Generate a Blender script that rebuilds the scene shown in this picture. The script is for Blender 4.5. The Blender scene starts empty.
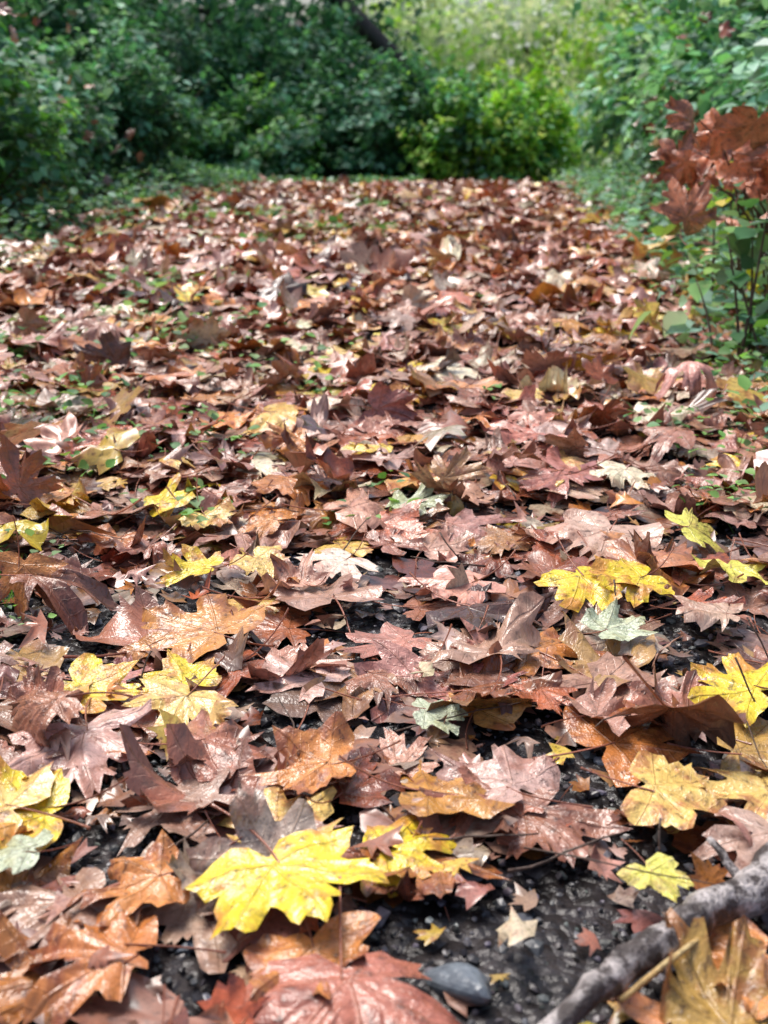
import bpy, math
import numpy as np
from mathutils import Vector

rng = np.random.default_rng(11)
scene = bpy.context.scene

# ------------------------------------------------------------------ helpers
def build_mesh(name, V, T, mat, attrs=None, smooth=True, parent=None):
    V = np.ascontiguousarray(V, dtype=np.float32); T = np.ascontiguousarray(T, dtype=np.int32)
    me = bpy.data.meshes.new(name)
    me.vertices.add(len(V)); me.vertices.foreach_set("co", V.ravel())
    k = T.shape[1]
    me.loops.add(T.size); me.loops.foreach_set("vertex_index", T.ravel())
    me.polygons.add(len(T)); me.polygons.foreach_set("loop_start", np.arange(0, T.size, k, dtype=np.int32))
    try: me.polygons.foreach_set("loop_total", np.full(len(T), k, dtype=np.int32))
    except Exception: pass
    me.update(calc_edges=True)
    me.polygons.foreach_set("use_smooth", np.full(len(T), smooth))
    if attrs:
        for an, (ty, data) in attrs.items():
            a = me.attributes.new(an, ty, 'POINT')
            data = np.ascontiguousarray(data, dtype=np.float32)
            a.data.foreach_set({'FLOAT_COLOR': 'color', 'FLOAT_VECTOR': 'vector', 'FLOAT': 'value'}[ty], data.ravel())
    if mat: me.materials.append(mat)
    ob = bpy.data.objects.new(name, me); scene.collection.objects.link(ob)
    if parent: ob.parent = parent
    return ob

def path_c(y):
    y = np.asarray(y, float)
    return -0.8 + 0.083*y + 0.05*np.clip(y-12.3, 0, 8)**2
def sstep(a, b, x):
    t = np.clip((x-a)/(b-a), 0, 1); return t*t*(3-2*t)
def lump(x, y, s=1.0, ph=0.0):
    return (np.sin(1.7*s*x+0.9*s*y+ph)+np.sin(-1.1*s*x+2.1*s*y+1.3+ph)+np.sin(3.3*s*x-1.6*s*y+2.2+2*ph)*.6+np.sin(2.2*s*x+4.1*s*y+.5-ph)*.5)/3.1
def ground_h(x, y):
    x = np.asarray(x, float); y = np.asarray(y, float)
    d = np.clip(np.abs(x-path_c(np.clip(y, -50, 20)))-1.5, 0, None)
    h = 0.16*np.clip(d, 0, 7)*sstep(0, .8, d) + .10*np.clip(d-4, 0, 20)*.6
    h += 0.05*lump(x, y, .9)*sstep(0, 1, d)
    h += 0.012*lump(x, y, 2.3, 1.0)
    h -= 0.32*sstep(10.2, 15, y)
    h += 0.09*np.clip(y-19, 0, 60)*(1-0.7*np.exp(-((x-3)/4)**2))
    return h

# ------------------------------------------------------------------ node helpers
def new_mat(name):
    m = bpy.data.materials.new(name); m.use_nodes = True
    nt = m.node_tree; nt.nodes.clear()
    return m, nt
class N:
    def __init__(s, nt): s.nt = nt
    def n(s, t, **kw):
        nd = s.nt.nodes.new(t)
        for k, v in kw.items(): setattr(nd, k, v)
        return nd
    def l(s, a, b): s.nt.links.new(a, b)
    def math(s, op, a, b=None, c=None, clamp=False):
        nd = s.n('ShaderNodeMath', operation=op); nd.use_clamp = clamp
        for i, v in enumerate((a, b, c)):
            if v is None: continue
            if isinstance(v, (int, float)): nd.inputs[i].default_value = v
            else: s.l(v, nd.inputs[i])
        return nd.outputs[0]
    def mix(s, f, a, b, blend='MIX'):
        nd = s.n('ShaderNodeMix', data_type='RGBA', blend_type=blend)
        for i, v in ((0, f), (6, a), (7, b)):
            if isinstance(v, (int, float)): nd.inputs[i].default_value = v
            elif isinstance(v, tuple): nd.inputs[i].default_value = (*v, 1) if len(v) == 3 else v
            else: s.l(v, nd.inputs[i])
        return nd.outputs[2]
    def ramp(s, f, lo, hi):
        nd = s.n('ShaderNodeMapRange', interpolation_type='SMOOTHSTEP')
        s.l(f, nd.inputs[0]); nd.inputs[1].default_value = lo; nd.inputs[2].default_value = hi
        return nd.outputs[0]

VEIN_ANG = [0, 44, -44, 98, -98]
def litter_material(name, detail):
    m, nt = new_mat(name); g = N(nt)
    a_uv = g.n('ShaderNodeAttribute', attribute_name='luv').outputs['Vector']
    c1n = g.n('ShaderNodeAttribute', attribute_name='col1'); c1 = c1n.outputs['Color']; pet = c1n.outputs['Alpha']
    c2 = g.n('ShaderNodeAttribute', attribute_name='col2').outputs['Color']
    rnd = g.n('ShaderNodeAttribute', attribute_name='lrnd').outputs['Fac']
    w = g.math('MULTIPLY', rnd, 60.0)
    off = g.n('ShaderNodeCombineXYZ'); g.l(w, off.inputs[2])
    sh = g.n('ShaderNodeVectorMath', operation='ADD'); g.l(a_uv, sh.inputs[0]); g.l(off.outputs[0], sh.inputs[1])
    def noise(scale, det=3, rough=.55):
        n = g.n('ShaderNodeTexNoise'); g.l(sh.outputs[0], n.inputs['Vector'])
        n.inputs['Scale'].default_value = scale; n.inputs['Detail'].default_value = det; n.inputs['Roughness'].default_value = rough
        return n.outputs[0]
    big = noise(2.6, 4, .65); finen = noise(9, 3, .65)
    ln = g.n('ShaderNodeVectorMath', operation='LENGTH'); g.l(a_uv, ln.inputs[0]); r = ln.outputs['Value']
    blot = g.math('ADD', big, g.math('MULTIPLY', r, .20))
    col = g.mix(g.ramp(blot, .56, .74), c1, c2)
    col = g.mix(g.math('MULTIPLY', g.ramp(finen, .59, .67), .55), col, (.09, .04, .025))
    fine = g.n('ShaderNodeMapRange'); g.l(finen, fine.inputs[0]); fine.inputs[1].default_value=.3; fine.inputs[2].default_value=.7; fine.inputs[3].default_value = 1.3; fine.inputs[4].default_value = .75
    cm = g.n('ShaderNodeVectorMath', operation='SCALE'); g.l(col, cm.inputs[0]); g.l(fine.outputs[0], cm.inputs['Scale'])
    col = cm.outputs[0]
    vein = None
    if detail:
        for ang in VEIN_ANG:
            t = math.radians(ang); d = (math.sin(t), math.cos(t), 0); p = (math.cos(t), -math.sin(t), 0)
            dn = g.n('ShaderNodeVectorMath', operation='DOT_PRODUCT'); g.l(a_uv, dn.inputs[0]); dn.inputs[1].default_value = p
            da = g.n('ShaderNodeVectorMath', operation='DOT_PRODUCT'); g.l(a_uv, da.inputs[0]); da.inputs[1].default_value = d
            ab = g.math('ABSOLUTE', dn.outputs['Value'])
            line = g.math('SUBTRACT', 1.0, g.ramp(ab, .003, .016))
            on = g.math('MULTIPLY', line, g.ramp(da.outputs['Value'], 0, .02))
            vein = on if vein is None else g.math('MAXIMUM', vein, on)
            hb = g.math('SINE', g.math('MULTIPLY', g.math('SUBTRACT', da.outputs['Value'], ab), 44.0))
            hl = g.math('MULTIPLY', g.ramp(hb, .88, 1.0), g.math('SUBTRACT', 1.0, g.ramp(ab, .10, .19)))
            hl = g.math('MULTIPLY', hl, g.ramp(da.outputs['Value'], .12, .2))
            vein = g.math('MAXIMUM', vein, g.math('MULTIPLY', hl, .35))
        vc = g.mix(.5, col, (.34, .15, .07))
        col = g.mix(g.math('MULTIPLY', vein, .42), col, vc)
    geo = g.n('ShaderNodeNewGeometry')
    pale = g.mix(.25, col, (.55, .36, .27))
    col = g.mix(geo.outputs['Backfacing'], col, pale)
    col = g.mix(pet, col, (.40, .14, .08))
    b = g.n('ShaderNodeBsdfPrincipled'); g.l(col, b.inputs['Base Color'])
    ro = g.n('ShaderNodeMapRange'); g.l(big, ro.inputs[0]); ro.inputs[1].default_value=.35; ro.inputs[2].default_value=.65
    ro.inputs[3].default_value = .16; ro.inputs[4].default_value = .42
    g.l(ro.outputs[0], b.inputs['Roughness']); b.inputs['Specular IOR Level'].default_value = .6
    b.inputs['Coat Weight'].default_value = .45; b.inputs['Coat Roughness'].default_value = .18
    o = g.n('ShaderNodeOutputMaterial')
    if detail:
        bump = g.n('ShaderNodeBump'); bump.inputs['Strength'].default_value = .75; bump.inputs['Distance'].default_value = .0045
        g.l(g.math('ADD', g.math('MULTIPLY', vein, .3), g.math('ADD', g.math('MULTIPLY', finen, .8), big)), bump.inputs['Height']); g.l(bump.outputs[0], b.inputs['Normal'])
        g.l(bump.outputs[0], b.inputs['Coat Normal'])
    g.l(b.outputs[0], o.inputs[0])
    return m

def green_material(name, trans=.3, rough=.5):
    m, nt = new_mat(name); g = N(nt)
    c = g.n('ShaderNodeAttribute', attribute_name='col1').outputs['Color']
    b = g.n('ShaderNodeBsdfPrincipled'); g.l(c, b.inputs['Base Color']); b.inputs['Roughness'].default_value = rough
    b.inputs['Specular IOR Level'].default_value = .4
    tr = g.n('ShaderNodeBsdfTranslucent'); g.l(g.mix(1.0, c, (1.4, 1.5, .7), 'MULTIPLY'), tr.inputs['Color'])
    ms = g.n('ShaderNodeMixShader'); ms.inputs[0].default_value = trans
    g.l(b.outputs[0], ms.inputs[1]); g.l(tr.outputs[0], ms.inputs[2])
    o = g.n('ShaderNodeOutputMaterial'); g.l(ms.outputs[0], o.inputs[0])
    return m

def rock_material(name, ca, cb, scale, rough=.6, bump_d=.01, bump_s=.6, attr=False):
    m, nt = new_mat(name); g = N(nt)
    tc = g.n('ShaderNodeTexCoord')
    n = g.n('ShaderNodeTexNoise'); g.l(tc.outputs['Object'], n.inputs['Vector']); n.inputs['Scale'].default_value = scale; n.inputs['Detail'].default_value = 6; n.inputs['Roughness'].default_value = .7
    v = g.n('ShaderNodeTexVoronoi'); g.l(tc.outputs['Object'], v.inputs['Vector']); v.inputs['Scale'].default_value = scale*4
    col = g.mix(g.ramp(n.outputs[0], .35, .68), ca, cb)
    bw = g.n('ShaderNodeRGBToBW'); g.l(v.outputs['Color'], bw.inputs[0])
    hs = g.mix(.5, col, bw.outputs[0], 'SOFT_LIGHT')
    if attr:
        at = g.n('ShaderNodeAttribute', attribute_name='col1').outputs['Color']
        hs = g.mix(1.0, hs, at, 'MULTIPLY')
    b = g.n('ShaderNodeBsdfPrincipled'); g.l(hs, b.inputs['Base Color']); b.inputs['Roughness'].default_value = rough
    bp = g.n('ShaderNodeBump'); bp.inputs['Distance'].default_value = bump_d; bp.inputs['Strength'].default_value = bump_s
    g.l(g.math('ADD', n.outputs[0], g.math('MULTIPLY', v.outputs['Distance'], -.8)), bp.inputs['Height']); g.l(bp.outputs[0], b.inputs['Normal'])
    o = g.n('ShaderNodeOutputMaterial'); g.l(b.outputs[0], o.inputs[0])
    return m

def bark_material(name, dark, light, thr=.6, scale=(30, 30, 30)):
    m, nt = new_mat(name); g = N(nt)
    tc = g.n('ShaderNodeTexCoord'); mp = g.n('ShaderNodeMapping'); g.l(tc.outputs['Object'], mp.inputs[0]); mp.inputs['Scale'].default_value = scale
    n = g.n('ShaderNodeTexNoise'); g.l(mp.outputs[0], n.inputs['Vector']); n.inputs['Scale'].default_value = 1; n.inputs['Detail'].default_value = 6; n.inputs['Roughness'].default_value = .7
    n2 = g.n('ShaderNodeTexNoise'); g.l(mp.outputs[0], n2.inputs['Vector']); n2.inputs['Scale'].default_value = 4; n2.inputs['Detail'].default_value = 4
    col = g.mix(g.ramp(n.outputs[0], thr-.06, thr+.06), dark, light)
    col = g.mix(g.math('MULTIPLY', g.ramp(n2.outputs[0], .5, .6), .5), col, tuple(c*.4 for c in dark))
    b = g.n('ShaderNodeBsdfPrincipled'); g.l(col, b.inputs['Base Color']); b.inputs['Roughness'].default_value = .5
    bp = g.n('ShaderNodeBump'); bp.inputs['Distance'].default_value = .004; bp.inputs['Strength'].default_value = .8
    g.l(g.math('ADD', n2.outputs[0], n.outputs[0]), bp.inputs['Height']); g.l(bp.outputs[0], b.inputs['Normal'])
    o = g.n('ShaderNodeOutputMaterial'); g.l(b.outputs[0], o.inputs[0])
    return m

M_LIT = litter_material("fallen_leaf_surface", True)
M_LITF = litter_material("fallen_leaf_surface_plain", False)
M_GREEN = green_material("shrub_leaf_surface")
M_STEM = bark_material("stem_bark", (.09, .05, .035), (.16, .11, .08), .55)
M_TRUNK = bark_material("trunk_bark", (.035, .028, .022), (.09, .08, .06), .55, (8, 8, 3))
M_BRANCH = bark_material("branch_bark", (.06, .045, .042), (.62, .56, .54), .50, (34, 34, 34))
M_TWIG = bark_material("pale_twig", (.55, .36, .14), (.65, .48, .22), .55)
M_GRAVEL = rock_material("gravel_surface", (.014, .012, .012), (.07, .06, .06), 14, .26, .012, .9)
M_STONE = rock_material("stone_surface", (.6, .6, .62), (1.0, 1.0, 1.0), 30, .30, .002, .5, attr=True)
M_SOIL = rock_material("forest_soil", (.02, .016, .011), (.07, .055, .035), 3, .9, .03, .6)

# ------------------------------------------------------------------ maple leaf templates
HALF = [(0,1.0),(4,.90),(8,.83),(12,.85),(16,.80),(19,.66),(23,.54),(27,.50),(31,.62),(35,.79),(39,.83),(44,.96),(48,.86),(53,.79),(58,.79),(62,.70),(68,.56),(75,.48),(83,.56),(91,.65),(98,.70),(106,.59),(114,.54),(124,.47),(138,.37),(155,.27),(174,.10)]
def leaf_template(sel, nring, jit_seed, petiole=True, jit=.05):
    r = np.random.default_rng(jit_seed)
    right = HALF if sel is None else [HALF[i] for i in sel]
    deep = r.uniform(.88, 1.22)
    def mod(a, q): return q*(1+r.normal(0, jit)) if q > .6 else q*deep*(1+r.normal(0, jit))
    pts = [(a+r.normal(0, 1)*(a > 0), mod(a, q)) for a, q in right]
    left = [(-a+r.normal(0, 1), mod(a, q)) for a, q in right[1:]][::-1]
    allp = pts + left
    if jit > .055:
        ta = r.uniform(-130, 130); tw = r.uniform(12, 24)
        allp = [(a, q*(1-.5*math.exp(-((a-ta)/tw)**2))) for a, q in allp]
    P = np.array([(q*math.sin(math.radians(a)), q*math.cos(math.radians(a))) for a, q in allp])
    A = np.array([a for a, q in allp]); K = len(P)
    ss = np.linspace(0, 1, nring+1)[1:]**.8
    V = [np.zeros((1, 3))]; G = [np.zeros(1)]
    gval = np.zeros(K)
    for va in VEIN_ANG: gval = np.maximum(gval, np.exp(-((A-va)/11.0)**2))
    for s in ss:
        V.append(np.column_stack([P*s, np.zeros(K)])); G.append(gval)
    V = np.vstack(V); G = np.concatenate(G)
    T = []
    for k in range(K):
        k2 = (k+1) % K
        T.append((0, 1+k2, 1+k))
        for j in range(nring-1):
            a, b, c, d = 1+j*K+k, 1+j*K+k2, 1+(j+1)*K+k2, 1+(j+1)*K+k
            T += [(a, b, c), (a, c, d)]
    pet = np.zeros(len(V))
    if petiole:
        base = len(V); segs = 6; PV = []
        for i in range(segs+1):
            y = -.95*i/segs
            for q in range(3):
                an = q*2.094; w = .013 if i < segs else .02
                PV.append((w*math.cos(an), y+.02, w*math.sin(an)))
        V = np.vstack([V, PV]); G = np.concatenate([G, np.zeros(len(PV))]); pet = np.concatenate([pet, np.ones(len(PV))])
        for i in range(segs):
            for q in range(3):
                a, b = base+i*3+q, base+i*3+(q+1) % 3
                T += [(a, b, b+3), (a, b+3, a+3)]
    return V, np.array(T), G, pet

def rotm(yaw, tx, ty):
    cy, sy = np.cos(yaw), np.sin(yaw); cx, sx = np.cos(tx), np.sin(tx); c2, s2 = np.cos(ty), np.sin(ty)
    n = len(yaw); Z = np.zeros(n); O = np.ones(n)
    Rz = np.stack([cy, -sy, Z, sy, cy, Z, Z, Z, O], 1).reshape(n, 3, 3)
    Rx = np.stack([O, Z, Z, Z, cx, -sx, Z, sx, cx], 1).reshape(n, 3, 3)
    Ry = np.stack([c2, Z, s2, Z, O, Z, -s2, Z, c2], 1).reshape(n, 3, 3)
    return Rx @ Ry @ Rz

def leaves(tmpl, pos, size, yaw, tx, ty, c1, c2, curl, R, settle=.7, bend=1.0):
    TV, TT, G, pet = tmpl; n = len(pos)
    x = np.repeat(TV[None, :, 0], n, 0); y = np.repeat(TV[None, :, 1], n, 0); z = np.repeat(TV[None, :, 2], n, 0)
    u = lambda a, b: R.uniform(a, b, (n, 1))
    cu = curl.reshape(n, 1); ispet = pet[None, :]; bl = 1-ispet
    r0 = np.sqrt(TV[:, 0]**2+TV[:, 1]**2)[None, :]; th = np.arctan2(TV[:, 0], TV[:, 1])[None, :]
    x = x*(1+(u(.85, 1.2)-1)*bl)
    x = x+bl*(.07*np.sin(3.5*y+u(0, 6))-.05*np.sin(u(0, 6)))+ispet*u(-.35, .35)*y*y
    y2 = y+bl*.06*np.sin(3.5*x+u(0, 6))*r0
    z = z+bl*(u(-.16, .16)*r0*G[None, :]*(.4+cu))
    z = z+bl*cu*.16*r0**1.2*np.sin(u(2, 5)*x+u(-4, 4)*y+u(0, 6))
    z = z+bl*cu*.12*r0*np.sin(u(6, 11)*x+u(-10, 10)*y+u(0, 6))
    z = z+bl*cu*.13*r0**2*np.sin(u(4, 9)*th+u(0, 6))
    z = z+bl*(R.normal(-.06, .20, (n, 1))*cu)*r0**2
    z = z+bl*cu*.05*R.normal(0, 1, x.shape)*r0**2
    for _ in range(2):
        fa = u(-3.1, 3.1); fold = np.exp(-((np.angle(np.exp(1j*(th-fa))))/.45)**2)*np.clip(r0-.45, 0, 1)*cu*u(-1.2, 1.7)*bl
        z = z+fold*.5; sh = 1-np.clip(np.abs(fold)*.6, 0, .6)
        x = x*sh; y2 = y2*sh
    z = z+ispet*u(-.05, .45)*y*y
    y = y2
    psi = u(0, 6.28); B = R.normal(0, .85*bend, (n, 1))*cu+1e-3
    cx = x*np.cos(psi)+y*np.sin(psi); cyy = -x*np.sin(psi)+y*np.cos(psi)
    rad = 1/B; ang = cx/rad
    cx2 = (rad-z)*np.sin(ang); z2 = rad-(rad-z)*np.cos(ang)
    x = cx2*np.cos(psi)-cyy*np.sin(psi); y = cx2*np.sin(psi)+cyy*np.cos(psi); z = z2
    P = np.stack([x, y, z], 2)*size.reshape(n, 1, 1)
    M = rotm(yaw, tx, ty)
    P = np.einsum('nij,nkj->nki', M, P)
    if settle is not None:
        nb = int((pet == 0).sum())
        zm = P[:, :nb, 2].min(1); P[:, :, 2] -= (zm*settle)[:, None]
    P = P+pos[:, None, :]
    nv = TV.shape[0]
    T = (TT[None]+(np.arange(n)*nv)[:, None, None]).reshape(-1, 3)
    C1 = np.concatenate([np.repeat(c1[:, None, :], nv, 1), np.repeat(pet[None, :, None], n, 0)], 2).reshape(-1, 4)
    C2 = np.concatenate([np.repeat(c2[:, None, :], nv, 1), np.ones((n, nv, 1))], 2).reshape(-1, 4)
    luv = np.repeat(np.column_stack([TV[:, 0], TV[:, 1], np.zeros(nv)])[None], n, 0).reshape(-1, 3)
    rnd = np.repeat(R.uniform(0, 1, n)[:, None], nv, 1).reshape(-1)
    return P.reshape(-1, 3), T, C1, C2, luv, rnd

class Acc:
    def __init__(s): s.L = []; s.n = 0; s.mi = []
    def add(s, out, mi=0):
        V, T, C1, C2, luv, rnd = out
        s.L.append((V, T+s.n, C1, C2, luv, rnd)); s.n += len(V); s.mi.append(np.full(len(T), mi))
    def make(s, name, mat, mat2=None):
        c = [np.concatenate([q[i] for q in s.L]) for i in range(6)]
        ob = build_mesh(name, c[0], c[1], mat, {'col1': ('FLOAT_COLOR', c[2]), 'col2': ('FLOAT_COLOR', c[3]), 'luv': ('FLOAT_VECTOR', c[4]), 'lrnd': ('FLOAT', c[5])})
        if mat2:
            ob.data.materials.append(mat2); ob.data.polygons.foreach_set("material_index", np.concatenate(s.mi).astype(np.int32))
        return ob

T_HERO = [leaf_template(None, 5, s) for s in (1, 2, 3, 4, 12, 13)]
T_HI = [leaf_template(None, 4, s, jit=j) for s, j in ((1, .05), (2, .08), (3, .10), (4, .05), (12, .11), (13, .09), (21, .12), (22, .07))]
SEL = [0, 3, 4, 7, 9, 11, 14, 17, 20, 23, 25, 26]
T_LO = [leaf_template(SEL, 3, s, petiole=(s % 2 == 0)) for s in (5, 6, 7, 14)]
T_FAR = [leaf_template(SEL, 2, s, petiole=False) for s in (15, 16, 17)]
T_FRAG = [leaf_template([0, 4, 7, 11, 17, 20, 25], 2, s, petiole=False, jit=.25) for s in (8, 9, 10)]

PAL = [  # weight, col1, col2
    (.22, (.60, .255, .170), (.34, .115, .075)),
    (.21, (.74, .390, .285), (.44, .180, .125)),
    (.16, (.50, .140, .060), (.24, .065, .038)),
    (.14, (.80, .53, .42), (.54, .27, .19)),
    (.13, (.78, .31, .08), (.42, .13, .045)),
    (.05, (.18, .075, .055), (.09, .045, .036)),
    (.05, (.88, .52, .13), (.60, .23, .06)),
    (.03, (.92, .66, .07), (.62, .28, .05)),
    (.05, (.88, .72, .50), (.66, .40, .26)),
]
def pal_pick(n, R, boost=1.0):
    w = np.array([p[0] for p in PAL]); w[6:] *= boost; w = w/w.sum()
    i = R.choice(len(PAL), n, p=w)
    a = np.array([p[1] for p in PAL])[i]; b = np.array([p[2] for p in PAL])[i]
    k = R.uniform(.6, 1.15, (n, 1)); tint = 1+R.normal(0, .06, (n, 3))
    return np.clip(a*k*tint, .01, .92), np.clip(b*k*tint, .01, .92)

# ------------------------------------------------------------------ ground sheets
def grid(xs, ys, hf, name, mat):
    X, Y = np.meshgrid(xs, ys); Z = hf(X, Y)
    V = np.column_stack([X.ravel(), Y.ravel(), Z.ravel()]); nx = len(xs); ny = len(ys)
    i = (np.arange(ny-1)[:, None]*nx+np.arange(nx-1)[None, :]).ravel()
    return build_mesh(name, V, np.column_stack([i, i+1, i+nx+1, i+nx]), mat)
xs = np.unique(np.concatenate([np.linspace(-250, -20, 24), np.linspace(-20, 20, 161), np.linspace(20, 250, 24)]))
ys = np.unique(np.concatenate([np.linspace(-150, -6, 20), np.linspace(-6, 32, 153), np.linspace(32, 300, 28)]))
def hg(X, Y):
    d = np.abs(X-path_c(np.clip(Y, -50, 20)))
    return ground_h(X, Y)-.06*(1-sstep(1.3, 1.75, d))*(Y < 19)*(Y > -5.5)
grid(xs, ys, hg, "ground", M_SOIL)
ts = np.linspace(-1, 1, 150); ys = np.concatenate([np.linspace(-5.5, .4, 30), np.linspace(.45, 4, 190), np.linspace(4.1, 18.8, 130)])
Tt, Yy = np.meshgrid(ts, ys); Xx = path_c(Yy)+Tt*1.75
hn = ground_h(Xx, Yy)+.006*lump(Xx, Yy, 9, .3)+.004*lump(Xx, Yy, 26, 2.)+rng.normal(0, .0016, Xx.shape)-.10*sstep(.86, 1., np.abs(Tt))
V = np.column_stack([Xx.ravel(), Yy.ravel(), hn.ravel()]); nx = len(ts); ny = len(ys)
i = (np.arange(ny-1)[:, None]*nx+np.arange(nx-1)[None, :]).ravel()
build_mesh("forest_path", V, np.column_stack([i, i+1, i+nx+1, i+nx]), M_GRAVEL)

# ------------------------------------------------------------------ gravel
import bmesh
def ico(sub):
    bm = bmesh.new(); bmesh.ops.create_icosphere(bm, subdivisions=sub, radius=1)
    bm.verts.ensure_lookup_table()
    V = np.array([v.co[:] for v in bm.verts]); T = np.array([[v.index for v in f.verts] for f in bm.faces]); bm.free(); return V, T
def pebbles(name, pos, size, R, sub=1, flat=.6, smooth=False, col=None, jag=0.0):
    TV, TT = ico(sub); n = len(pos); nv = len(TV)
    P = np.repeat(TV[None], n, 0)
    k = R.normal(0, 1, (n, 3, 3))
    P = P*(1+.20*np.sin(np.einsum('nij,nkj->nki', k*1.8, P)).sum(2, keepdims=True)/1.5)
    P = P*(1+R.normal(0, jag, (n, nv, 1)))
    P = P*np.stack([R.uniform(.75, 1.3, n), R.uniform(.6, 1., n), R.uniform(flat*.7, flat*1.2, n)], 1)[:, None, :]*size[:, None, None]
    M = rotm(R.uniform(0, 6.28, n), R.normal(0, .25, n), R.normal(0, .25, n)); P = np.einsum('nij,nkj->nki', M, P)+pos[:, None, :]
    T = (TT[None]+(np.arange(n)*nv)[:, None, None]).reshape(-1, 3)
    if col is None:
        gcol = R.uniform(.04, .36, (n, 1))**1.25*np.array([[1, .96, .99]])*(1+R.normal(0, .08, (n, 3)))
    else: gcol = np.array(col)
    C = np.concatenate([np.repeat(gcol[:, None, :], nv, 1), np.ones((n, nv, 1))], 2).reshape(-1, 4)
    return build_mesh(name, P.reshape(-1, 3), T, M_STONE, {'col1': ('FLOAT_COLOR', C)}, smooth=smooth)
n = 30000
py = .45+3.2*rng.uniform(0, 1, n)**1.5; px = path_c(py)+rng.uniform(-1.45, 1.45, n)
keep = np.abs(px) < .5+.40*py; px, py = px[keep], py[keep]
sz = np.clip(rng.lognormal(math.log(.0034), .45, len(px)), .0016, .011)
pebbles("gravel", np.column_stack([px, py, ground_h(px, py)+sz*.2+.002]), sz, rng, jag=.12)
for (x, y, s, c) in [(-.037, .785, .024, (.16, .19, .22)), (.066, .772, .028, (.2, .23, .26)), (.077, .925, .015, (.25, .29, .34)), (-.19, 1.06, .013, (.17, .19, .21)), (.12, .86, .012, (.15, .16, .18)), (.0, .76, .018, (.06, .065, .07))]:
    pebbles("stone", np.array([[x, y, float(ground_h(x, y))+s*.25]]), np.array([s]), rng, sub=3, flat=.5, smooth=False, col=[c], jag=.012)

YEL = ((.92, .68, .045), (.66, .30, .05)); CRE = ((.90, .78, .54), (.68, .48, .30)); YT = ((.88, .60, .18), (.55, .24, .09))
PG = ((.56, .62, .42), (.46, .48, .26)); ORB = ((.70, .28, .08), (.38, .13, .06)); YG = ((.84, .78, .14), (.65, .5, .12)); BR = ((.48, .19, .12), (.24, .10, .065))
H = [ # x, y, size, yaw, colours, lift, curl, tilt
 (-.096,.885,.110,205,YEL,.040,.42,-.10),(-.375,.985,.115,70,YT,.030,.5,-.05),(-.34,.99,.090,100,YEL,.035,.4,-.08),(-.369,1.26,.085,250,YEL,.038,.4,-.12),(-.234,1.224,.085,160,YT,.030,.5,-.1),
 (-.25,1.27,.06,20,YEL,.036,.5,-.1),(.383,1.578,.095,120,YEL,.042,.45,-.15),(.295,1.58,.100,200,YEL,.040,.5,-.15),(.493,1.751,.080,290,YG,.045,.45,-.2),(.276,1.018,.082,250,YT,.036,.4,-.08),
 (.40,1.04,.085,100,YT,.03,.5,-.05),(.245,.885,.045,200,YG,.048,.6,-.2),(.450,1.247,.090,60,YEL,.036,.5,-.1),(.048,1.193,.055,270,PG,.036,.5,-.05),(-.333,.905,.058,80,PG,.034,.5,0),
 (.002,2.71,.105,270,YEL,.038,.5,-.12),(-.267,3.22,.125,60,CRE,.038,.5,-.15),(-.15,3.25,.10,250,YT,.036,.5,-.12),(.189,3.0,.115,120,CRE,.038,.5,-.15),(.07,3.07,.10,240,YEL,.036,.5,-.12),
 (-.275,1.627,.080,80,YEL,.038,.5,-.12),(-.20,1.66,.07,220,YT,.036,.6,-.12),(-.40,1.93,.09,300,YEL,.04,.6,-.15),(-.31,1.88,.09,210,YT,.038,.7,-.15),(-.186,1.83,.07,60,ORB,.04,.7,-.15),
 (.029,1.956,.10,270,PG,.030,.5,-.05),(.469,2.13,.080,150,CRE,.037,.6,-.2),(.61,2.55,.11,280,CRE,.04,.5,-.15),(-.938,4.0,.14,200,CRE,.045,.6,-.15),(.30,1.41,.065,300,PG,.038,.5,-.12),
 (.69,2.13,.08,20,YEL,.04,.6,-.15),(1.08,4.37,.11,220,YEL,.06,.6,-.2),(-.255,2.16,.08,240,CRE,.037,.6,-.15),(-.058,1.064,.085,95,ORB,.034,.8,-.1),(.53,1.63,.08,170,YG,.035,.6,-.1),
 (.644,4.6,.13,240,CRE,.05,.5,-.2),(-.205,.885,.085,110,ORB,.026,.7,-.05),(.0,.935,.078,285,YEL,.020,.45,-.05),(-.10,.965,.080,10,YT,.014,.5,-.05),(-.06,.80,.080,190,ORB,.022,.7,-.08),
 (-.52,1.52,.075,180,ORB,.05,1.0,-1.0),(.31,.79,.08,120,ORB,.03,.7,-.1),(-.40,1.20,.07,30,BR,.03,.9,-.4),(-.30,2.02,.08,200,BR,.03,.9,-.3),(-.18,2.35,.09,100,ORB,.03,.9,-.3),
 (-.75,3.35,.1,30,YT,.04,.5,-.2),(.42,5.3,.12,40,CRE,.05,.5,-.2),(-.35,5.6,.12,20,YT,.05,.5,-.2),(.75,3.6,.1,120,YEL,.04,.5,-.2),(.30,3.95,.1,90,YT,.04,.5,-.2),
 (-.62,4.3,.1,150,YEL,.04,.5,-.2),(.12,4.9,.11,250,CRE,.04,.5,-.2),(-.5,3.0,.09,90,ORB,.04,.6,-.2),(.34,2.7,.08,200,YT,.04,.5,-.2),(.03,6.6,.12,20,YEL,.05,.5,-.2),
 (-.42,1.05,.07,0,BR,.022,.7,0),(.12,1.03,.095,140,BR,.018,.6,0),(-.2,1.12,.09,300,BR,.018,.6,0),(.36,1.20,.09,30,BR,.02,.7,-.05),(.55,1.15,.08,250,ORB,.02,.7,-.05),
]
HX = np.array([h[0] for h in H]); HY = np.array([h[1] for h in H])

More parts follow.
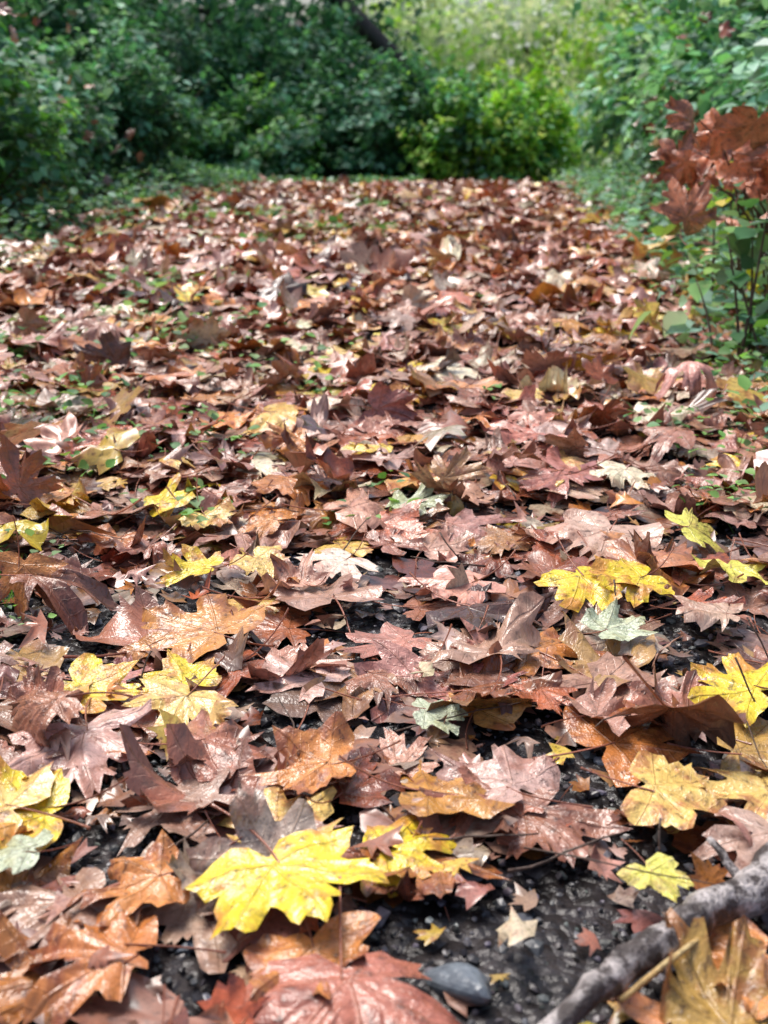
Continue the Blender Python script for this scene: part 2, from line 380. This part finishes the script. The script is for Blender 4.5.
# ------------------------------------------------------------------ leaf litter
acc = Acc()
def scatter(n, y0, y1, tm, R, smin, smax, zmax, side=1.62, boost=1.0, thin=None, tilt=.2, curlm=.55, mi=0, dark=1.0, stand=.03, bend=1.0, clear=False):
    y = R.uniform(y0, y1, n); x = path_c(y)+R.uniform(-1, 1, n)*side*(1+.12*lump(y*0, y, 2.0))
    if thin is not None:
        k = R.uniform(0, 1, n) > thin(x, y); x, y = x[k], y[k]
    n = len(x)
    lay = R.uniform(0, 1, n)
    if clear:
        dmin = np.sqrt((x[:, None]-HX)**2+(y[:, None]-HY-.02)**2).min(1)
        lay = np.where(dmin < .10, lay*.2, lay)
        kk = ~((dmin < .06) & (R.uniform(0, 1, n) < .65)); x, y, lay = x[kk], y[kk], lay[kk]; n = len(x)
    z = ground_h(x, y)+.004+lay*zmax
    which = R.integers(0, len(tm), n)
    c1, c2 = pal_pick(n, R, boost)
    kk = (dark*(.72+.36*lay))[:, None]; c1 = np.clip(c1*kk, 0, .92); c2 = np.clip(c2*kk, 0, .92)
    curl = np.clip(R.gamma(3, curlm/3, n), .1, 1.4)
    size = R.uniform(smin, smax, n)*np.where(R.uniform(0, 1, n) < .12, 1.2, 1)
    tx = R.normal(0, tilt, n); ty = R.normal(0, tilt, n)
    st = R.uniform(0, 1, n) < stand; tx = np.where(st, R.normal(0, .8, n), tx)
    flip = R.uniform(0, 1, n) < .4; tx = tx+np.where(flip, math.pi, 0)
    for w in range(len(tm)):
        s = which == w
        if s.sum() == 0: continue
        acc.add(leaves(tm[w], np.column_stack([x, y, z])[s], size[s], R.uniform(0, 6.28, s.sum()), tx[s], ty[s], c1[s], c2[s], curl[s], R, bend=bend), mi)
HOLES = [(.14, .86, .14, .11), (-.02, 1.2, .12, .06), (-.25, 1.05, .10, .045), (-.29, .93, .08, .03), (.03, .80, .12, .06), (.18, 1.13, .10, .03), (-.45, 1.42, .12, .04), (-.1, 1.45, .14, .035), (-.35, 1.55, .1, .035), (.2, 1.30, .08, .03), (.15, 1.72, .12, .03), (-.02, 3.6, .12, .25), (-.25, 1.75, .15, .03), (.38, .98, .06, .03), (-.15, .78, .1, .03)]
def holes(x, y, a):
    t = 0*x
    for (hx, hy, rx, ry) in HOLES: t = np.maximum(t, a*np.exp(-(((x-hx)/rx)**2+((y-hy)/ry)**2)**1.5))
    return t
def thin_near(x, y):
    g = lump(x, y, 3.1, .7)
    near = 1-sstep(1.4, 3.0, y)
    t = near*(.28+.5*sstep(-.2, .5, g))
    br = np.abs((y-.68)-(x-.09)*.84) < .035
    t = np.where(br & (x > .05), np.maximum(t, .88), t)
    return np.maximum(t, holes(x, y, .97))
R = np.random.default_rng(5)
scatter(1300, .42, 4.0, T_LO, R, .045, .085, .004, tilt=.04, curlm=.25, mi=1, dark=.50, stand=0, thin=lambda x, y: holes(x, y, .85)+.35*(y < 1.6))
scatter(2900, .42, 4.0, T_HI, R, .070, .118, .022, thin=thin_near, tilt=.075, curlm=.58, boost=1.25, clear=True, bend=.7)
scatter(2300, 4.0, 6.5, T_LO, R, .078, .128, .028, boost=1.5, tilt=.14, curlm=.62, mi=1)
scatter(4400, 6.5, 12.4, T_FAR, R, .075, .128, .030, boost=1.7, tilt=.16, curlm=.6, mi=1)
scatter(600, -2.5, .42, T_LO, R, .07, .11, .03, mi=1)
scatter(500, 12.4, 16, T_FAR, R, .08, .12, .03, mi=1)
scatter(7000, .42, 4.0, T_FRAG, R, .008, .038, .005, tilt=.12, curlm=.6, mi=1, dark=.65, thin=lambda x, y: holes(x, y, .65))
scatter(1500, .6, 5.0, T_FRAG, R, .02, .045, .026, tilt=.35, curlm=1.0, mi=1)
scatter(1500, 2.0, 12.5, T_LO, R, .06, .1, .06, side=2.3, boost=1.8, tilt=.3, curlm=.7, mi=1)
for k, (x, y, s, yaw, (a, b), lift, curl, tl) in enumerate(H):
    R2 = np.random.default_rng(100+k)
    acc.add(leaves(T_HERO[k % 6], np.array([[x, y, float(ground_h(x, y))+lift*.85]]), np.array([s]), np.array([math.radians(yaw)]), np.array([-tl]), np.array([R2.normal(0, .08)]), np.array([a]), np.array([b]), np.array([curl]), R2, settle=.5, bend=.55))
acc.make("leaf_litter", M_LIT, M_LITF)

# ------------------------------------------------------------------ tubes
def tube(pts, rads, ns=10, R=None, rough=0.0):
    pts = np.array(pts, float); m = len(pts); V = []
    tan = np.gradient(pts, axis=0); tan /= np.linalg.norm(tan, axis=1)[:, None]
    up = np.array([0, 0, 1.]) if abs(tan[0][2]) < .9 else np.array([1., 0, 0])
    for i in range(m):
        a = np.cross(up, tan[i]); a /= np.linalg.norm(a); b = np.cross(tan[i], a)
        for q in range(ns):
            t = 2*math.pi*q/ns; rr = rads[i]*(1+(R.normal(0, rough) if R is not None else 0))
            V.append(pts[i]+rr*(math.cos(t)*a+math.sin(t)*b))
    T = []
    for i in range(m-1):
        for q in range(ns):
            a, b = i*ns+q, i*ns+(q+1) % ns; T += [(a, b, b+ns), (a, b+ns, a+ns)]
    V.append(pts[0]); V.append(pts[-1]); c0 = m*ns
    for q in range(ns):
        T.append((c0, (q+1) % ns, q)); T.append((c0+1, (m-1)*ns+q, (m-1)*ns+(q+1) % ns))
    return np.array(V), np.array(T)
def join_tubes(lst):
    Vs, Ts, o = [], [], 0
    for v, t in lst: Vs.append(v); Ts.append(t+o); o += len(v)
    return np.vstack(Vs), np.vstack(Ts)
def curve(p0, p1, n, R, wob):
    p0 = np.array(p0, float); p1 = np.array(p1, float); t = np.linspace(0, 1, n)[:, None]
    w = R.normal(0, wob, (n, 3)); w[0] = 0
    w = (w+np.roll(w, 1, 0)+np.roll(w, -1, 0))/3
    return p0+(p1-p0)*t+w
Rb = np.random.default_rng(3)
p = curve((.055, .640, .036), (.62, 1.10, .052), 46, Rb, .006); rd = np.linspace(.007, .031, 46)*(1+Rb.normal(0, .06, 46))
tb = [tube(p, rd, 14, Rb, .06)]
tb.append(tube(curve(p[22], p[22]+np.array([-.03, .05, .02]), 8, Rb, .002), np.linspace(.006, .003, 8), 8, Rb, .05))
V, T = join_tubes(tb); build_mesh("fallen_branch", V, T, M_BRANCH)
p = curve((.185, .725, .040), (.262, .785, .050), 8, Rb, .001); V, T = tube(p, [.0026]*8, 7); build_mesh("twig", V, T, M_TWIG)
tl = []
for k in range(120):
    y = Rb.uniform(.7, 4.5); x = path_c(y)+Rb.uniform(-1.3, 1.3); L = Rb.uniform(.05, .2); a = Rb.uniform(0, 6.28); z = float(ground_h(x, y))+Rb.uniform(.02, .045)
    p = curve((x, y, z), (x+L*math.cos(a), y+L*math.sin(a), z+Rb.uniform(-.005, .03)), 7, Rb, .004)
    tl.append(tube(p, np.linspace(.0018, .0009, 7)*Rb.uniform(.6, 1.1), 5))
for (x, y, h, dx) in [(-.12, .93, .06, -.02), (.45, 1.21, .05, -.03), (.26, .90, .04, .0), (.33, 1.5, .03, 0), (.27, 2.55, .06, -.05), (.12, 1.7, .03, -.03), (-.31, 1.27, .03, .02), (.5, 1.33, .05, -.03)]:
    tl.append(tube(curve((x, y, .02), (x+dx, y+.03, .03+h), 7, Rb, .002), np.linspace(.0010, .0014, 7), 5))
V, T = join_tubes(tl); build_mesh("twigs", V, T, M_STEM)

# ------------------------------------------------------------------ shrubs
def ovate():
    ys_ = [0, .2, .45, .72, 1.0]; ws = [.02, .29, .36, .22, .0]
    V = []
    for yv, w in zip(ys_, ws): V += [(-w, yv, .10*w*2), (0, yv, -.02), (w, yv, .10*w*2)]
    T = []
    for i in range(4):
        a = i*3; T += [(a, a+1, a+4), (a, a+4, a+3), (a+1, a+2, a+5), (a+1, a+5, a+4)]
    V = np.array(V, float); V[:, 2] -= .18*V[:, 1]**2
    return V, np.array(T)
OV = ovate()
ML = (np.array([(0, 0, 0), (-.34, .3, .07), (-.26, .7, 0), (0, 1, -.16), (.26, .7, 0), (.34, .3, .07), (0, .5, -.05)], float),
      np.array([(0, 6, 1), (1, 6, 2), (2, 6, 3), (3, 6, 4), (4, 6, 5), (5, 6, 0)]))
FL = (np.array([(0, 0, 0), (-.36, .45, .06), (0, 1, -.1), (.36, .45, .06)], float), np.array([(0, 2, 1), (0, 3, 2)]))
def place_leaves(tmpl, pos, dirv, nrm, size, col):
    TV, TT = tmpl; n = len(pos)
    f = dirv/np.linalg.norm(dirv, axis=1)[:, None]
    s = np.cross(f, nrm); s /= (np.linalg.norm(s, axis=1)[:, None]+1e-9); u = np.cross(s, f)
    P = pos[:, None, :]+size[:, None, None]*(TV[None, :, 0:1]*s[:, None]+TV[None, :, 1:2]*f[:, None]+TV[None, :, 2:3]*u[:, None])
    nv = len(TV); T = (TT[None]+(np.arange(n)*nv)[:, None, None]).reshape(-1, 3)
    C = np.concatenate([np.repeat(col[:, None, :], nv, 1), np.ones((n, nv, 1))], 2).reshape(-1, 4)
    return P.reshape(-1, 3), T, C
def shrub(name, cx, cy, w, d, hgt, ntw, lsize, cols, R, per=22, tmpl=ML, low=.25, stem_r=.004):
    bz = float(ground_h(cx, cy))
    root = bpy.data.objects.new(name, None); scene.collection.objects.link(root)
    th = R.uniform(0, 6.28, ntw); rr = R.uniform(0, 1, ntw)**.6
    ph = R.uniform(0, 1, ntw)**.7
    lob = 1+.25*np.sin(3*th+R.uniform(0, 6))+.15*np.sin(5*th+R.uniform(0, 6))
    ex = w*rr*np.cos(th)*lob; ey = d*rr*np.sin(th)*lob
    ez = hgt*(.12+.88*ph*np.sqrt(np.clip(1-.6*rr**2, .05, 1)))*(1+.18*np.sin(5*ex/w+3*ey/d+R.uniform(0, 6)))
    tips = np.column_stack([ex, ey, ez]); start = tips*np.array([.35, .35, .0])*R.uniform(.4, 1, (ntw, 1))
    start = np.where(R.uniform(0, 1, (ntw, 1)) < .6, tips*.55+np.array([0, 0, .1])*hgt*R.uniform(0, 1, (ntw, 1)), start)
    mid = (start+tips)/2+np.array([0, 0, .18*hgt])
    def bez(t): return (1-t)**2*start[:, None]+2*t*(1-t)*mid[:, None]+t*t*tips[:, None]
    nm = max(10, ntw//8); m0 = R.choice(ntw, nm, replace=False); tb = []
    for q in m0:
        b0 = tips[q]*np.array([.3, .3, 0])+R.normal(0, .05, 3)*np.array([1, 1, 0]); b0[2] = -.05
        t = np.linspace(0, 1, 7)[:, None]; md = (b0+tips[q])/2*np.array([.8, .8, 1.2])
        pp = (1-t)**2*b0+2*t*(1-t)*md+t*t*tips[q]
        tb.append(tube(pp+np.array([cx, cy, bz]), np.linspace(stem_r*1.6, stem_r*.4, 7), 4))
    V, T = join_tubes(tb); build_mesh("stems", V, T, M_STEM, parent=root)
    t = np.clip(R.uniform(low, 1.02, (ntw, per, 1)), 0, 1.02)
    P = bez(t); tg = 2*(1-t)*(mid-start)[:, None]+2*t*(tips-mid)[:, None]
    tg /= np.linalg.norm(tg, axis=2, keepdims=True)+1e-9
    side = np.cross(tg, np.array([0, 0, 1.])); side *= np.where(R.uniform(0, 1, (ntw, per, 1)) < .5, -1, 1)
    P = P+R.normal(0, lsize*.5, P.shape)
    dr = side*.9+tg*.6+np.array([0, 0, -.25])+R.normal(0, .35, P.shape)
    outw = P*np.array([1/w, 1/d, .6/hgt])
    nr = np.array([0, 0, 1.])+.5*outw+R.normal(0, .4, P.shape)
    cols = np.array(cols); ci = R.integers(0, len(cols), ntw)
    c = cols[ci][:, None, :]*R.uniform(.5, 1.5, (ntw, per, 1))*(1+R.normal(0, .08, P.shape))
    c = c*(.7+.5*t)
    sz = lsize*R.uniform(.5, 1.4, ntw*per)
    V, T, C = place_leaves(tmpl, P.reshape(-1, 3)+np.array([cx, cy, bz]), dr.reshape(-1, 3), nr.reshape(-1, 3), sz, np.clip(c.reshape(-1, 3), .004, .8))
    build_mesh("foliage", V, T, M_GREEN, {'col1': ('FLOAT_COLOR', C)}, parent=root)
    return root
BLUEG = [(.10, .27, .17), (.15, .35, .22), (.07, .20, .12), (.22, .42, .29)]
DARKG = [(.05, .17, .09), (.09, .24, .11), (.07, .20, .12)]
MIDG = [(.15, .36, .09), (.21, .45, .12), (.11, .29, .12)]
LIME = [(.34, .60, .08), (.42, .66, .10), (.26, .50, .09)]
PALE_HAZE = [(.72, .82, .72), (.80, .86, .80), (.60, .74, .54)]  # bright haze of the far opening painted into the leaf colour
PBL = [(.24, .46, .33), (.34, .56, .44), (.18, .38, .26)]
Rs = np.random.default_rng(21)
for (x, y, w, d, h, n, l, c) in [
    (-2.75, 5.6, .75, .75, 1.2, 300, .075, BLUEG+MIDG), (-2.55, 6.9, .7, .8, 1.0, 300, .07, BLUEG+MIDG), (-3.6, 7.2, 1.0, 1.0, 1.9, 320, .085, DARKG+MIDG),
    (-2.6, 8.4, .8, .8, 1.0, 300, .07, BLUEG), (-3.9, 9.3, 1.2, 1.1, 2.1, 340, .09, DARKG+MIDG), (-2.35, 10.2, .8, .9, 1.1, 300, .075, DARKG+BLUEG),
    (-3.1, 11.8, 1.1, 1.0, 1.8, 320, .09, DARKG+BLUEG), (-4.9, 12.0, 1.5, 1.3, 2.8, 340, .1, DARKG+BLUEG), (-3.2, 4.0, .8, .8, 1.3, 180, .075, BLUEG),
    (-5.0, 6.5, 1.3, 1.5, 2.2, 220, .1, DARKG), (-3.6, 2.2, .9, .9, 1.4, 140, .08, BLUEG)]:
    shrub("shrub", x, y, w, d, h, n, l, c, Rs)
for (x, y, w, d, h, n, l, c) in [
    (-1.5, 13.6, 1.0, .9, 1.15, 360, .085, BLUEG+MIDG), (-.3, 14.2, 1.0, .9, 1.5, 380, .085, BLUEG+DARKG), (.55, 14.3, .9, .7, 1.5, 340, .085, MIDG+BLUEG),
    (1.05, 13.9, .75, .6, 1.25, 320, .085, MIDG+LIME), (1.65, 15.0, .7, .6, 1.45, 260, .09, MIDG+LIME+LIME), (-2.2, 15.3, 1.3, 1.0, 2.0, 320, .1, BLUEG), (-.6, 16.0, 1.2, .9, 2.1, 320, .1, DARKG+BLUEG)]:
    shrub("shrub", x, y, w, d, h, n, l, c, Rs, per=22)
for (x, y, w, d, h, n, l, c) in [
    (2.15, 5.6, .65, .8, .95, 300, .08, BLUEG+PBL), (2.35, 7.2, .7, .8, 1.2, 300, .085, PBL+BLUEG), (2.5, 8.9, .8, .8, 1.25, 300, .09, PBL+MIDG),
    (2.65, 10.6, .85, .8, 1.3, 300, .095, BLUEG+PBL), (3.5, 7.9, 1.0, 1.1, 2.1, 320, .1, BLUEG+MIDG), (3.9, 10.5, 1.2, 1.2, 2.4, 320, .11, MIDG+PBL),
    (3.0, 5.2, .9, .9, 1.6, 260, .09, BLUEG+MIDG), (2.2, 3.9, .7, .6, 1.0, 180, .08, BLUEG), (2.7, 2.5, .8, .8, 1.1, 140, .08, BLUEG)]:
    shrub("shrub", x, y, w, d, h, n, l, c, Rs)

OG = [(.26, .46, .34), (.36, .54, .42), (.12, .27, .13)]
shrub("maple_sapling", 1.05, 3.20, .20, .28, .50, 14, .075, OG, np.random.default_rng(8), per=5, low=.5, stem_r=.004, tmpl=OV)
shrub("maple_sapling", 1.22, 4.1, .28, .35, .70, 26, .06, [(.75, .58, .05), (.2, .36, .10), (.10, .24, .10), (.5, .5, .08)], np.random.default_rng(9), per=8, low=.4, stem_r=.005, tmpl=OV)

# withered maple branch, right
Rd = np.random.default_rng(14); ad = Acc()
root = bpy.data.objects.new("withered_maple_branch", None); scene.collection.objects.link(root)
tb = []; hp = []
for k in range(24):
    b0 = np.array([1.30+Rd.uniform(-.1, .2), 3.75+Rd.uniform(-.2, .3), .02]); b1 = np.array([Rd.uniform(.86, 1.40), 3.5+Rd.uniform(-.25, .3), Rd.uniform(.38, .68)])
    t = np.linspace(0, 1, 9)[:, None]; md = (b0+b1)/2+np.array([.1, 0, .20]); pp = (1-t)**2*b0+2*t*(1-t)*md+t*t*b1
    tb.append(tube(pp, np.linspace(.006, .0018, 9), 5)); hp += [pp[-1], pp[-2]]
V, T = join_tubes(tb); build_mesh("stems", V, T, M_STEM, parent=root)
hp = np.array(hp)+Rd.normal(0, .025, (len(hp), 3)); n = len(hp)
c1 = np.array([(.66, .24, .12)])*Rd.uniform(.55, 1.25, (n, 1)); c2 = c1*.5
ad.add(leaves(T_HI[0], hp, Rd.uniform(.08, .125, n), Rd.uniform(0, 6.28, n), Rd.normal(1.2, .5, n), Rd.normal(0, .5, n), c1, c2, np.full(n, .9), Rd, settle=None))
lo = ad.make("withered_leaves", M_LIT); lo.parent = root
ac = Acc(); Rk = np.random.default_rng(77); n = 130
sd = np.where(Rk.uniform(0, 1, n) < .5, -1, 1); y = Rk.uniform(4.5, 9, n); x = path_c(y)+sd*Rk.uniform(1.75, 2.7, n); z = ground_h(x, y)+Rk.uniform(.15, 1.3, n)
c1, c2 = pal_pick(n, Rk, 1)
ac.add(leaves(T_LO[0], np.column_stack([x, y, z]), Rk.uniform(.05, .08, n), Rk.uniform(0, 6.28, n), Rk.normal(.6, .6, n), Rk.normal(0, .6, n), c1*.6, c2*.6, np.full(n, .7), Rk, settle=None))
ac.make("caught_leaves", M_LITF)

# ------------------------------------------------------------------ low green weeds
Rw = np.random.default_rng(31)
W = []
def weeds(cx, cy, r, n, size, cols, hmax=.05):
    a = Rw.uniform(0, 6.28, n); q = r*np.sqrt(Rw.uniform(0, 1, n)); x = cx+q*np.cos(a)*1.2; y = cy+q*np.sin(a)
    k = lump(x, y, 6, .2) > -.35; x, y = x[k], y[k]; n = len(x)
    z = ground_h(x, y)+Rw.uniform(.025, hmax, n)
    cc = np.array(cols)[Rw.integers(0, len(cols), n)]*Rw.uniform(.6, 1.4, (n, 1))
    W.append(place_leaves(OV, np.column_stack([x, y, z]), np.column_stack([Rw.normal(0, 1, n), Rw.normal(0, 1, n), Rw.uniform(-.1, .7, n)]), np.array([0, 0, 1.])+Rw.normal(0, .3, (n, 3)), size*Rw.uniform(.5, 1.3, n), cc))
WG = [(.15, .36, .09), (.24, .46, .13), (.12, .28, .12), (.3, .48, .22)]
for (x, y, r, n, s) in [(-.9, 3.5, .30, 150, .042), (-.86, 2.7, .22, 140, .032), (-.6, 6.1, .3, 120, .06), (-.15, 6.7, .3, 160, .06), (-.60, 1.62, .10, 60, .018), (.68, 1.95, .13, 100, .02), (-.5, 2.35, .2, 110, .024), (-.95, 4.6, .35, 160, .05),
                     (-.42, 3.2, .35, 110, .03), (.75, 2.4, .2, 100, .024), (-.7, 2.0, .2, 120, .024), (-.5, 1.42, .06, 30, .014), (.05, 8.6, .4, 120, .06), (-.9, 7.6, .5, 200, .06), (1.0, 2.9, .2, 140, .03), (-.65, 3.9, .3, 110, .038)]:
    weeds(x, y, r, n, s, WG, .08)
for k in range(60):
    yy = Rw.uniform(1.6, 7); xx = path_c(yy)+Rw.uniform(-1.3, .9); weeds(xx, yy, .04, 10, .024, WG, .065)
lp = np.array([(.93, 3.35, .10), (1.03, 3.32, .07), (1.02, 3.2, .03), (.99, 3.45, .14)])
W.append(place_leaves(OV, lp, np.array([(-.9, -.3, .05), (.9, -.2, 0), (.7, -.7, -.1), (-.4, -.8, .1)]), np.array([(0, -.3, 1.)]*4), np.array([.12, .11, .10, .09]), np.array([(.32, .55, .47), (.28, .50, .42), (.30, .52, .42), (.26, .46, .34)])))
def verge(n, y0, y1, sgn, a, b, size, hm, cols):
    y = Rw.uniform(y0, y1, n); x = path_c(y)+sgn*Rw.uniform(a, b, n); z = ground_h(x, y)+Rw.uniform(.02, hm, n)
    cc = np.array(cols)[Rw.integers(0, len(cols), n)]*Rw.uniform(.6, 1.4, (n, 1))
    W.append(place_leaves(ML, np.column_stack([x, y, z]), np.column_stack([Rw.normal(0, 1, n), Rw.normal(0, 1, n), Rw.uniform(-.2, .6, n)]), np.array([0, 0, 1.])+Rw.normal(0, .35, (n, 3)), size*Rw.uniform(.5, 1.3, n), cc))
verge(5000, 4.0, 13, -1, 1.45, 2.6, .06, .22, BLUEG+PBL+MIDG)
verge(900, 3.5, 12, -1, 1.15, 1.7, .05, .09, PBL+MIDG)
verge(4200, 3, 13, 1, 1.5, 2.4, .055, .20, BLUEG+PBL+MIDG)
verge(5000, 11.7, 14.5, -1, -.2, 2.6, .06, .16, MIDG+PBL)
verge(1500, 1.5, 5, 1, 1.4, 2.2, .04, .1, MIDG+PBL)
Vs, Ts, Cs, o = [], [], [], 0
for v, t, c in W: Vs.append(v); Ts.append(t+o); Cs.append(c); o += len(v)
build_mesh("undergrowth", np.vstack(Vs), np.vstack(Ts), M_GREEN, {'col1': ('FLOAT_COLOR', np.vstack(Cs))})
Rg = np.random.default_rng(6); n = 2400
cs = [(-.15, 6.7, .35), (-.6, 6.2, .3), (-.9, 3.5, .3), (-.85, 2.7, .25), (.7, 2.0, .12), (-.6, 1.62, .07), (-.3, 12.3, 1.4), (1.05, 3.2, .3), (-1.3, 9, .6)]
ii = Rg.integers(0, len(cs), n); cc = np.array(cs)[ii]
x = cc[:, 0]+Rg.normal(0, .5, n)*cc[:, 2]; y = cc[:, 1]+Rg.normal(0, .5, n)*cc[:, 2]
GT = (np.array([(-.02, 0, 0), (.02, 0, 0), (-.016, .5, -.02), (.016, .5, -.02), (0, 1, -.2)], float), np.array([(0, 1, 3), (0, 3, 2), (2, 3, 4)]))
v, t, c = place_leaves(GT, np.column_stack([x, y, ground_h(x, y)]), np.column_stack([Rg.normal(0, .6, n), Rg.normal(0, .6, n), np.ones(n)]), Rg.normal(0, 1, (n, 3)), Rg.uniform(.03, .08, n)*np.clip(y/3, .7, 1.5), np.array([(.16, .36, .09)])*Rg.uniform(.6, 1.5, (n, 1)))
build_mesh("grass", v, t, M_GREEN, {'col1': ('FLOAT_COLOR', c)})

# ------------------------------------------------------------------ trees
def tree(name, x, y, hgt, r, lean, cols, R, nl=5000, crown_lo=.2, cw=2.0, lsize=.16):
    root = bpy.data.objects.new(name, None); scene.collection.objects.link(root)
    bz = float(ground_h(x, y))-.1
    top = np.array([x+lean[0], y+lean[1], bz+hgt]); p = curve((x, y, bz), top, 12, R, .08)
    tb = [tube(p, np.linspace(r, r*.25, 12), 9, R, .06)]; tipsl = []
    for k in range(16):
        f = R.uniform(crown_lo, .98); i = int(f*11); a = R.uniform(0, 6.28); L = cw*R.uniform(.5, 1.0)*(1.15-.6*f)
        e = p[i]+np.array([L*math.cos(a), L*math.sin(a), L*R.uniform(-.1, .5)])
        q = curve(p[i], e, 6, R, .07); tb.append(tube(q, np.linspace(r*.3, r*.06, 6), 5)); tipsl += [q[3], q[4], q[5]]
    V, T = join_tubes(tb); build_mesh("trunk_and_limbs", V, T, M_TRUNK, parent=root)
    tipsl = np.array(tipsl); ci = R.integers(0, len(tipsl), nl); cr = R.uniform(.25, .6, len(tipsl))
    P = tipsl[ci]+R.normal(0, 1, (nl, 3))*cr[ci][:, None]*np.array([1, 1, .6])
    cb = np.array(cols)[R.integers(0, len(cols), len(tipsl))]*R.uniform(.6, 1.35, (len(tipsl), 1))
    c = cb[ci]*R.uniform(.7, 1.3, (nl, 1))
    V, T, C = place_leaves(FL, P, R.normal(0, 1, (nl, 3))+np.array([0, 0, -.3]), np.array([0, 0, 1.])+R.normal(0, .5, (nl, 3)), lsize*R.uniform(.6, 1.3, nl), np.clip(c, .004, .8))
    build_mesh("crown", V, T, M_GREEN, {'col1': ('FLOAT_COLOR', C)}, parent=root)
Rt = np.random.default_rng(55)
for (x, y, h, r, ln, c, lo, cw) in [
    (-4.8, 15.5, 5.5, .16, (.5, 0), DARKG, .12, 2.4), (-2.4, 18, 5.5, .18, (-.3, 0), DARKG+BLUEG, .10, 2.6), (-7.5, 12.5, 6, .15, (0, 0), DARKG, .1, 2.4), (-.9, 20, 5.5, .17, (.0, 0), DARKG+BLUEG, .10, 2.2),
    (6.2, 13.5, 5, .14, (-.3, 0), MIDG, .1, 2.3), (5.4, 17, 5, .14, (-.2, 0), MIDG+LIME, .1, 2.2), (-6.2, 8, 5.0, .14, (0, 0), DARKG, .12, 2.2), (6.4, 8.5, 5.0, .13, (0, 0), MIDG, .12, 2.2),
    (5.0, 23, 4.5, .08, (0, 0), LIME+PALE_HAZE, .06, 2.0), (3.4, 30, 4, .06, (0, 0), PALE_HAZE, .06, 2.3)]:
    tree("maple_tree", x, y, h, r, ln, c, Rt, nl=4500, crown_lo=lo, cw=cw)
p = curve((.45, 17.0, 1.1), (-2.6, 17.6, 4.0), 14, Rt, .05); p0 = curve((1.1, 16.9, -.2), p[0], 5, Rt, .02)
V, T = tube(np.vstack([p0[:-1], p]), np.linspace(.14, .10, 18), 10, Rt, .05); build_mesh("leaning_tree_trunk", V, T, M_TRUNK)
Rf = np.random.default_rng(91)
def mass(name, n, xr, yr, zr, cols, lsize, clump=.6, ncl=220):
    cx = Rf.uniform(*xr, ncl); cy = Rf.uniform(*yr, ncl); cz = ground_h(cx, cy)+Rf.uniform(*zr, ncl)
    ci = Rf.integers(0, ncl, n); P = np.column_stack([cx, cy, cz])[ci]+Rf.normal(0, clump, (n, 3))*np.array([1, 1, .6])
    cb = np.array(cols)[Rf.integers(0, len(cols), ncl)]*Rf.uniform(.6, 1.35, (ncl, 1)); c = cb[ci]*Rf.uniform(.7, 1.3, (n, 1))
    V, T, C = place_leaves(FL, P, Rf.normal(0, 1, (n, 3))+np.array([0, 0, -.3]), np.array([0, 0, 1.])+Rf.normal(0, .5, (n, 3)), lsize*Rf.uniform(.6, 1.3, n), np.clip(c, .004, .85))
    build_mesh(name, V, T, M_GREEN, {'col1': ('FLOAT_COLOR', C)})
mass("background_forest", 16000, (-16, -1), (18, 26), (0, 4.5), DARKG+BLUEG, .25)
mass("background_forest", 11000, (6.5, 16), (15, 25), (0, 4.0), MIDG+PBL, .25)
mass("background_forest", 4200, (-.5, 4.2), (27, 33), (0, 3.0), PALE_HAZE+PALE_HAZE+LIME, .28, .6, 110)
mass("background_forest", 5000, (4.0, 9), (26, 33), (0, 3.2), PALE_HAZE+LIME+LIME, .28, .6, 120)
mass("background_thicket", 4500, (2.6, 5.2), (14, 19), (0, 1.2), LIME+PBL+PALE_HAZE, .12, .35, 110)
mass("background_thicket", 2600, (1.5, 3.2), (17, 21), (0, 1.0), LIME+MIDG+PBL, .14, .35, 70)

# ------------------------------------------------------------------ light
el, az = math.radians(62), math.radians(-40)
world = bpy.data.worlds.new("World"); scene.world = world; world.use_nodes = True
nt = world.node_tree; nt.nodes.clear()
sky = nt.nodes.new('ShaderNodeTexSky'); sky.sky_type = 'NISHITA'; sky.sun_disc = False; sky.sun_elevation = el; sky.sun_rotation = az; sky.air_density = 1.0; sky.dust_density = 4.0; sky.ozone_density = 1.0
bg = nt.nodes.new('ShaderNodeBackground'); bg.inputs[1].default_value = .15
out = nt.nodes.new('ShaderNodeOutputWorld'); nt.links.new(sky.outputs[0], bg.inputs[0]); nt.links.new(bg.outputs[0], out.inputs[0])
sl = bpy.data.lights.new("sun", 'SUN'); sl.energy = 3.0; sl.angle = math.radians(30); sl.color = (1, .96, .92)
so = bpy.data.objects.new("sun", sl); scene.collection.objects.link(so)
dv = Vector((math.sin(az)*math.cos(el), math.cos(az)*math.cos(el), math.sin(el)))
so.rotation_euler = dv.to_track_quat('Z', 'Y').to_euler()

# ------------------------------------------------------------------ camera
cam = bpy.data.cameras.new("camera"); co = bpy.data.objects.new("camera", cam); scene.collection.objects.link(co)
co.location = (0, 0, .7); co.rotation_euler = (math.radians(90-19.3), 0, 0)
cam.sensor_fit = 'VERTICAL'; cam.sensor_height = 36; cam.lens = 36*1150/1024; cam.clip_start = .02; cam.clip_end = 1000
cam.dof.use_dof = True; cam.dof.focus_distance = 1.6; cam.dof.aperture_fstop = 5.6
scene.camera = co
scene.view_settings.view_transform = 'Standard'; scene.view_settings.look = 'None'; scene.view_settings.exposure = 0
